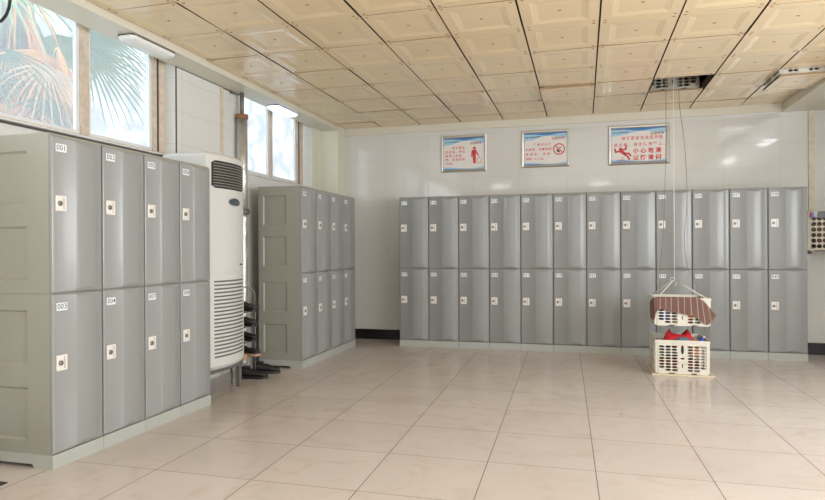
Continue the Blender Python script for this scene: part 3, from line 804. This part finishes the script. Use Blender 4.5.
# red bag with two peaks
mb = MB(); rings = []; rnd = random.Random(8)
n = 20
for j, (r_, z) in enumerate([(.6, 0), (.95, .03), (1, .07), (.85, .10), (.6, .115)]):
    rings.append([(.135*r_*math.cos(2*math.pi*k/n)*(1+.08*math.sin(5*k)), .07*r_*math.sin(2*math.pi*k/n)*(1+.1*math.cos(4*k)), z+(.035*max(0, math.cos(2*(2*math.pi*k/n)))**2 if j > 2 else 0)+(.03 if j == 4 and k in (0, 1, n-1, n//2, n//2-1) else 0)) for k in range(n)])
mb.loft(rings); o = mb.build('plastic_bag', 'red_cloth'); o.location = (BX-.015, BY+.155, .258); tag(o, 'crumpled bright red bag on top of the floor crate contents', 'bag')
cloth('cloth_bundle', (BX+.015, BY+.050, .295), (.066, .036, .036), 7, 'blue_cloth', 'small blue-grey cloth bundle in front of the red bag', 'cloth', amp=.15)
cloth('woven_pouch', (BX+.15, BY+.055, .262), (.04, .035, .040), 9, 'straw', 'small straw-coloured pouch at the right of the floor crate', 'pouch', amp=.15)
cloth('folded_garment', (BX+.145, BY+.26, .14), (.065, .17, .055), 12, 'orange', 'orange garment at the right inside the floor crate', amp=.1)
def bottle(loc, mat, capm, label, h=.16, r_=.024, tilt=0):
    t_ = thing('bottle', label, 'bottle', loc); t_.rotation_euler = (0, tilt, 0)
    mb = MB(); mb.tube([(0, 0, 0), (0, 0, .008), (0, 0, h*.72), (0, 0, h*.82), (0, 0, h*.86)], [r_*.9, r_, r_, r_*.55, r_*.5], 14); mb.build('bottle_body', mat, t_)
    mb = MB(); mb.tube([(0, 0, h*.86), (0, 0, h)], r_*.62, 12); mb.build('bottle_cap', capm, t_)
bottle((BX+.165, BY+.17, .262), 'blue', 'shoe_white', 'small blue bottle with white cap leaning in the floor crate', .12, .022, .5)
cloth('folded_garment', (BX+.10, BY+.37, .4915), (.11, .07, .08), 25, 'blue_cloth', 'dark garment at the right rear of the hanging crate', amp=.1)
bottle((BX-.15, BY+.10, .4915), 'blue', 'blue', 'blue bottle standing in the hanging crate', .17, .03)
cloth('folded_garment', (BX-.12, BY+.32, .4915), (.10, .13, .09), 15, 'blue_cloth', 'dark folded garment at the left inside the hanging crate', amp=.1)
cloth('soap_box', (BX+.08, BY+.20, .4915), (.06, .07, .045), 18, 'orange', 'orange pack inside the hanging crate', 'pack', amp=.05)
cloth('soap_box', (BX+.18, BY+.12, .4915), (.04, .05, .045), 21, 'teal', 'teal pack at the right inside the hanging crate', 'pack', amp=.05)

# towel draped over the front rim of the hanging crate
tw = MB(); nu, nv = 44, 16; ztop = .482+.27+.006
uvl = tw.bm.loops.layers.uv.new('UVMap'); gr = {}
tab = [(0, 650, 304, 650, 317), (.06, 652, 299, 653.8, 322), (.12, 656, 297, 656, 311.5), (.2, 661, 297, 661, 308.5), (.35, 670, 297, 670, 311), (.5, 681, 297, 681, 313),
       (.65, 691, 297, 692, 314.5), (.75, 698, 296.8, 700, 319), (.85, 703, 299.5, 707, 324), (.93, 709, 306, 711.5, 319.5), (1.0, 715, 313, 716, 314)]
tab = [(a, .673+(b-655)*.00893-BX, .485+(325-c)*.00976, .673+(d-655)*.00893-BX, .485+(325-e)*.00976) for a, b, c, d, e in tab]   # hem lines of the towel, metres
def interp(x):
    for p, q in zip(tab, tab[1:]):
        if x <= q[0]+1e-9:
            k = (x-p[0])/(q[0]-p[0]); return [a+(b-a)*k for a, b in zip(p[1:], q[1:])]
    return list(tab[-1][1:])
for i in range(nu+1):
    s_ = i/nu; xt, zt_, xb_, zb_ = interp(s_)
    wrap = max(0, 1-s_/.1); over = .13 < s_ < .78
    for j in range(nv+1):
        q = j/nv; fold = .007*math.sin(s_*38)+.004*math.sin(s_*67+1)
        if q < .2:
            a2 = 1-q/.2; px, py, pz = xt, -.016+a2*(.04 if over else .012), zt_+(.004-.012*a2*a2 if over else -.0)
        else:
            a2 = (q-.2)/.8; px = xt+(xb_-xt)*a2+.004*math.sin(s_*30)*a2; py = -.020-abs(fold)*a2; pz = zt_+(zb_-zt_)*a2
        gr[i, j] = tw.bm.verts.new((BX+px, BY+py+wrap*.09, pz))
for i in range(nu):
    for j in range(nv):
        f = tw.bm.faces.new((gr[i, j], gr[i+1, j], gr[i+1, j+1], gr[i, j+1])); f.smooth = True
        for lp_, (a, b2) in zip(f.loops, ((i, j), (i+1, j), (i+1, j+1), (i, j+1))): lp_[uvl].uv = (a/nu, b2/nv)
bmesh.ops.solidify(tw.bm, geom=tw.bm.faces[:], thickness=.004)
tag(tw.build('towel', 'towel'), 'brown towel with pale stripes draped over the hanging crate', 'towel')

# ropes
AX, AY, AZ = BX-.035, BY+.25, .92
mb = MB(); mb.tube([(AX, AY, AZ), (AX-.003, AY, 2.0), (AX-.006, AY-.02, ZC+.33)], .0034, 8)
for cx_, cy_ in ((-.235, .02), (.235, .02), (-.235, .48), (.235, .48)): mb.tube([(AX, AY, AZ), (BX+cx_, BY+cy_, .482+.255)], .0045, 6)
mb.tube([(AX-.02+.02*math.cos(k*math.pi/6), AY, AZ+.0+.02*math.sin(k*math.pi/6)) for k in range(12)], .003, 6)
mb.tube([(AX+.018, AY-.004, AZ-.03), (AX+.002, AY-.004, AZ-.06), (AX+.01, AY-.004, AZ-.075)], .003, 6)
tag(mb.build('rope', 'rope'), 'white hoisting rope splitting to the corners of the hanging crate', 'rope')
def cordlike(pts, label, r_=.0032):
    # smooth the line
    P = [Vector(p) for p in pts]; out_ = []
    for i in range(len(P)-1):
        p0, p1, p2, p3 = P[max(i-1, 0)], P[i], P[i+1], P[min(i+2, len(P)-1)]
        for k in range(6):
            q = k/6; out_.append(.5*((2*p1)+(-p0+p2)*q+(2*p0-5*p1+4*p2-p3)*q*q+(-p0+3*p1-3*p2+p3)*q**3))
    out_.append(P[-1]); mb = MB(); mb.tube(out_, r_, 6)
    tag(mb.build('cord', 'cord'), label, 'cord')
cordlike([(.815, 6.72, ZC+.3), (.815, 6.72, 2.6), (.81, 6.72, 2.2), (.79, 6.72, 1.5), (.755, 6.72, 1.05), (.75, 6.72, .76)], 'thin brown cord hanging left of the white rope')
cordlike([(.935, 6.72, ZC+.3), (.94, 6.72, 2.7), (.985, 6.72, 2.3), (1.01, 6.72, 1.75), (.985, 6.74, 1.35), (1.01, 6.74, 1.05), (1.085, 6.74, .90), (1.10, 6.74, .76)], 'thin brown cord hanging in a loose curve right of the white rope')
cordlike([(BX+.19, BY-.004, .485), (BX+.205, BY-.014, .42), (BX+.235, BY-.016, .345)], 'short dark cord tying the hanging crate to the floor crate')

# crates stored above the ceiling openings
crate('crate', .53, .5, .30, 7, (BX+.01, 7.125, ZC+.022), 0, 'cream crate above the ceiling, seen through the missing panel', cm='crate_shaded')
crate('crate', .40, .45, .26, 7, (2.0, 6.57, ZC-.044), 0, 'cream crate above the lowered ceiling panel at the upper right')
crate('crate', .48, .5, .28, 7, (-.155, 6.585, ZC-.005), 0, 'cream crate above the lowered ceiling panel near the ceiling centre')

# crate on the wall at the far right
wc = crate('crate', .50, .28, .44, 6, (2.655, 7.78, 1.195), 0, 'cream crate with round holes hung on the back wall at the right edge', gapk=0.0, ncol=4, cm='crate_wall')
cloth('folded_garment', (2.655, 7.92, 1.205), (.20, .085, .18), 31, 'trunk', 'dark garment inside the crate at the right edge', amp=.06)
mb = MB(); mb.box((2.47, YB-.02, 1.24), (2.97, YB, 1.28)); mb.box((2.50, 8.06, 1.16), (2.53, YB, 1.24)); tag(mb.build('wall_bracket', 'steel'), 'dark metal rail on the wall behind the right-edge crate', 'bracket')
mb = MB(); mb.box((-.195, -.004, -.035), (.195, 0, .035)); o = mb.build('label_strip', 'label_black', wc); o.location = (.04, -.012, .40)
mb = MB(); mb.box((-.018, -.006, -.03), (.018, 0, .03), mi=0); mb.box((-.018, -.007, -.03), (-.006, -.0055, .03), mi=1); o = mb.build('tag', ['blue', 'red_cloth'], wc); o.location = (-.215, -.012, .40)

# ------------------------------------------------------------------ signs
def sign(x0, x1, z0, z1, label):
    cx, cz = (x0+x1)/2, (z0+z1)/2; w_, h_ = x1-x0, z1-z0
    t_ = thing('wall_sign', label, 'sign', (cx, YB, cz), 0, 'framed warning signs on the back wall')
    mb = MB(); f = .034
    # mitred profile frame
    prof = [(0, 0), (0, -.020), (.010, -.026), (.024, -.022), (f, -.012), (f, 0)]
    rings = []
    for sx, sz in ((-1, -1), (1, -1), (1, 1), (-1, 1)):
        rings.append([(sx*(w_/2-a), d, sz*(h_/2-a)) for a, d in prof])
    R = [[mb.bm.verts.new(p) for p in rg] for rg in rings]
    for i in range(4):
        for k in range(len(prof)-1): mb.bm.faces.new((R[i][k], R[i][k+1], R[(i+1) % 4][k+1], R[(i+1) % 4][k]))
    mb.build('frame', 'alu', t_)
    return t_, w_-2*f, h_-2*f
PM = ['poster', 'p_red', 'p_pink', 'p_blue', 'p_lblue', 'p_green', 'p_orange', 'p_violet', 'p_black', 'p_gold', 'shoe_white']
class Poster:
    def __init__(s, w_, h_):
        s.mb = MB(); s.w, s.h = w_, h_; s.lay = 0
        s.mb.box((-w_/2, -.008, -h_/2), (w_/2, 0, h_/2), mi=0)
        # wave bands
        def band(fn0, fn1, mi, lay):
            n = 16
            for k in range(n):
                a, b2 = -1+2*k/n, -1+2*(k+1)/n
                s.mb.face([s.P(a*w_/2, fn0(a), lay), s.P(b2*w_/2, fn0(b2), lay), s.P(b2*w_/2, fn1(b2), lay), s.P(a*w_/2, fn1(a), lay)], mi)
        H2 = h_/2
        band(lambda u: H2-.085+.045*math.exp(-((u-.1)*1.8)**2)+.010*u, lambda u: H2, 4, 1)
        band(lambda u: H2-.012-.022*math.exp(-((u-.05)*2.4)**2)*1, lambda u: H2, 3, 2)
        band(lambda u: -H2, lambda u: -H2+.032-.022*math.exp(-((u-.2)*1.6)**2), 4, 1)
        band(lambda u: -H2, lambda u: -H2+.012-.010*math.exp(-((u-.4)*1.6)**2), 3, 2)
        # header: small mark and line of tiny print
        s.poly([(-w_/2+.015, H2-.062), (-w_/2+.035, H2-.062), (-w_/2+.05, H2-.042), (-w_/2+.028, H2-.042)], 5, 3)
        for k in range(9): s.rect(-w_/2+.06+k*.016, H2-.058+.001*k, .011, .012, 8, 3)
        for k, (mi, ch) in enumerate(((6, '温'), (5, '馨'), (2, '提'), (7, '示'))):
            s.disc(w_/2-.165+k*.040, H2-.075+.002*k, .0185, mi, 3); s.text(ch, w_/2-.165+k*.040, H2-.075+.002*k, .026, 10, 'CENTER', 4)
    def P(s, u, v, lay=1): return (u, -.008-.0004*lay, v)
    def poly(s, pts, mi, lay=1): s.mb.face([s.P(u, v, lay) for u, v in pts], mi)
    def rect(s, u, v, a, b2, mi, lay=1): s.poly([(u, v), (u+a, v), (u+a, v+b2), (u, v+b2)], mi, lay)
    def disc(s, u, v, r_, mi, lay=1, n=20): s.poly([(u+r_*math.cos(2*math.pi*k/n), v+r_*math.sin(2*math.pi*k/n)) for k in range(n)], mi, lay)
    def ring(s, u, v, r0, r1, mi, lay=1, n=32):
        for k in range(n):
            a, b2 = 2*math.pi*k/n, 2*math.pi*(k+1)/n
            s.poly([(u+r0*math.cos(a), v+r0*math.sin(a)), (u+r1*math.cos(a), v+r1*math.sin(a)), (u+r1*math.cos(b2), v+r1*math.sin(b2)), (u+r0*math.cos(b2), v+r0*math.sin(b2))], mi, lay)
    def seg(s, p, q, r_, mi, lay=1):
        p, q = Vector(p), Vector(q); d = (q-p).normalized(); n = Vector((-d.y, d.x))*r_
        s.poly([p+n, p-n, q-n, q+n], mi, lay); s.disc(p.x, p.y, r_, mi, lay+.1, 10); s.disc(q.x, q.y, r_, mi, lay+.1, 10)
    def text(s, txt, u, v, size, mi, align='LEFT', lay=3, width=1.0, bold=0):
        add_text(s.mb, txt, size, lambda a, b2: s.P(a+u, b2+v, lay), mi, align, width, bold)
    def done(s, parent): return s.mb.build('poster', PM, parent, False)
t_, pw, ph = sign(-1.822, -1.217, 2.258, 2.741, 'framed no-littering sign with red figure dropping litter, leftmost on the back wall')
p = Poster(pw, ph)
for r_, (line_, ind) in enumerate((('请不要乱', 1.9), ('扔垃圾，将垃', 0), ('圾扔入垃圾桶', 0), ('桶，违者罚款', 0), ('100元。', 0))):
    if r_ == 2: line_ = '圾带入垃圾'
    cw = .0455
    if r_ == 4: p.text(line_, -pw/2+.02, ph/2-.13-.052*r_, .038, 2, bold=.0005); continue
    for k, ch in enumerate(line_): p.text(ch, -pw/2+.04+(k+ind)*cw, ph/2-.13-.052*r_, .038, 2, 'CENTER', bold=.0006)
ux, vz = pw/2-.125, -.02
p.disc(ux, vz+.088, .020, 1); p.seg((ux-.022, vz+.05), (ux+.012, vz+.05), .016, 1); p.poly([(ux-.030, vz+.05), (ux+.022, vz+.05), (ux+.018, vz-.03), (ux+.020, vz-.115), (ux-.016, vz-.115), (ux-.024, vz-.02)], 1)
p.seg((ux-.030, vz+.045), (ux-.036, vz-.02), .008, 1); p.seg((ux+.020, vz+.045), (ux+.052, vz-.01), .008, 1); p.rect(ux+.058, vz-.045, .016, .016, 1)
for a, b2 in (((ux+.038, vz-.04), (ux+.046, vz-.112)), ((ux+.046, vz-.112), (ux+.084, vz-.112)), ((ux+.084, vz-.112), (ux+.098, vz-.035))): p.seg(a, b2, .0028, 2)
p.done(t_)
t_, pw, ph = sign(-.757, -.160, 2.277, 2.751, 'framed no-smoking sign with red circle and slash, middle one on the back wall')
p = Poster(pw, ph)
for r_, (line_, ind, cw) in enumerate((('严禁在大厅', 2.1, .046), ('内吸烟,如需到指', 0, .0405), ('吸烟区，违者', 0, .053), ('罚款100元。', 0, .036))):
    for k, ch in enumerate(line_): p.text(ch, -pw/2+.035+(k+ind)*cw, ph/2-.15-.060*r_, .037, 2, 'CENTER', bold=.0006)
ux, vz = pw/2-.095, -.012
p.ring(ux, vz, .060, .074, 1, 4)
p.seg((ux-.046, vz+.046), (ux+.046, vz-.046), .006, 1, 5)
p.poly([(ux-.035, vz-.005), (ux+.0, vz-.012), (ux+.012, vz-.03), (ux-.002, vz-.05), (ux-.014, vz-.035), (ux-.03, vz-.028)], 8, 2); p.seg((ux-.03, vz+.0), (ux+.03, vz+.022), .004, 8, 2); p.seg((ux+.01, vz+.03), (ux+.022, vz+.045), .002, 8, 2); p.seg((ux-.016, vz+.045), (ux-.004, vz+.035), .003, 8, 2)
p.done(t_)
t_, pw, ph = sign(.313, 1.018, 2.266, 2.751, 'framed slippery-floor sign with red falling figure, rightmost and widest on the back wall')
p = Poster(pw, ph)
for k, ch in enumerate('请不要穿泡沫底拖鞋'): p.text(ch, -pw/2+.14+k*.0545, ph/2-.125, .048, 2, 'CENTER', bold=.0006)
for k, ch in enumerate('或赤脚，请走防滑垫上。'): p.text(ch, -pw/2+.05+k*.0575, ph/2-.205, .046, 2, 'CENTER', bold=.0006)
for k, ch in enumerate('小心地滑'): p.text(ch, -pw/2+.285+k*.087, ph/2-.285, .068, 1, 'CENTER', bold=.0022)
for k, ch in enumerate('以防滑倒'): p.text(ch, -pw/2+.285+k*.087, ph/2-.370, .068, 1, 'CENTER', bold=.0022)
ux, vz = -pw/2+.125, -.085
p.disc(ux-.018, vz+.045, .018, 1); p.seg((ux-.02, vz+.02), (ux+.035, vz-.022), .019, 1)
for a, b2 in (((ux-.035, vz+.015), (ux-.075, vz+.005)), ((ux-.075, vz+.005), (ux-.085, vz+.045)), ((ux+.0, vz+.03), (ux+.045, vz+.04)), ((ux+.045, vz+.04), (ux+.048, vz+.075)),
              ((ux+.035, vz-.022), (ux+.075, vz-.012)), ((ux+.075, vz-.012), (ux+.10, vz-.045)), ((ux+.03, vz-.03), (ux+.065, vz-.05)), ((ux+.065, vz-.05), (ux+.085, vz-.09))): p.seg(a, b2, .010, 1)
for a, b2 in (((ux-.07, vz-.095), (ux+.02, vz-.090)), ((ux-.055, vz-.103), (ux+.05, vz-.100)), ((ux-.01, vz-.07), (ux+.015, vz-.062))): p.seg(a, b2, .0035, 2)
p.done(t_)
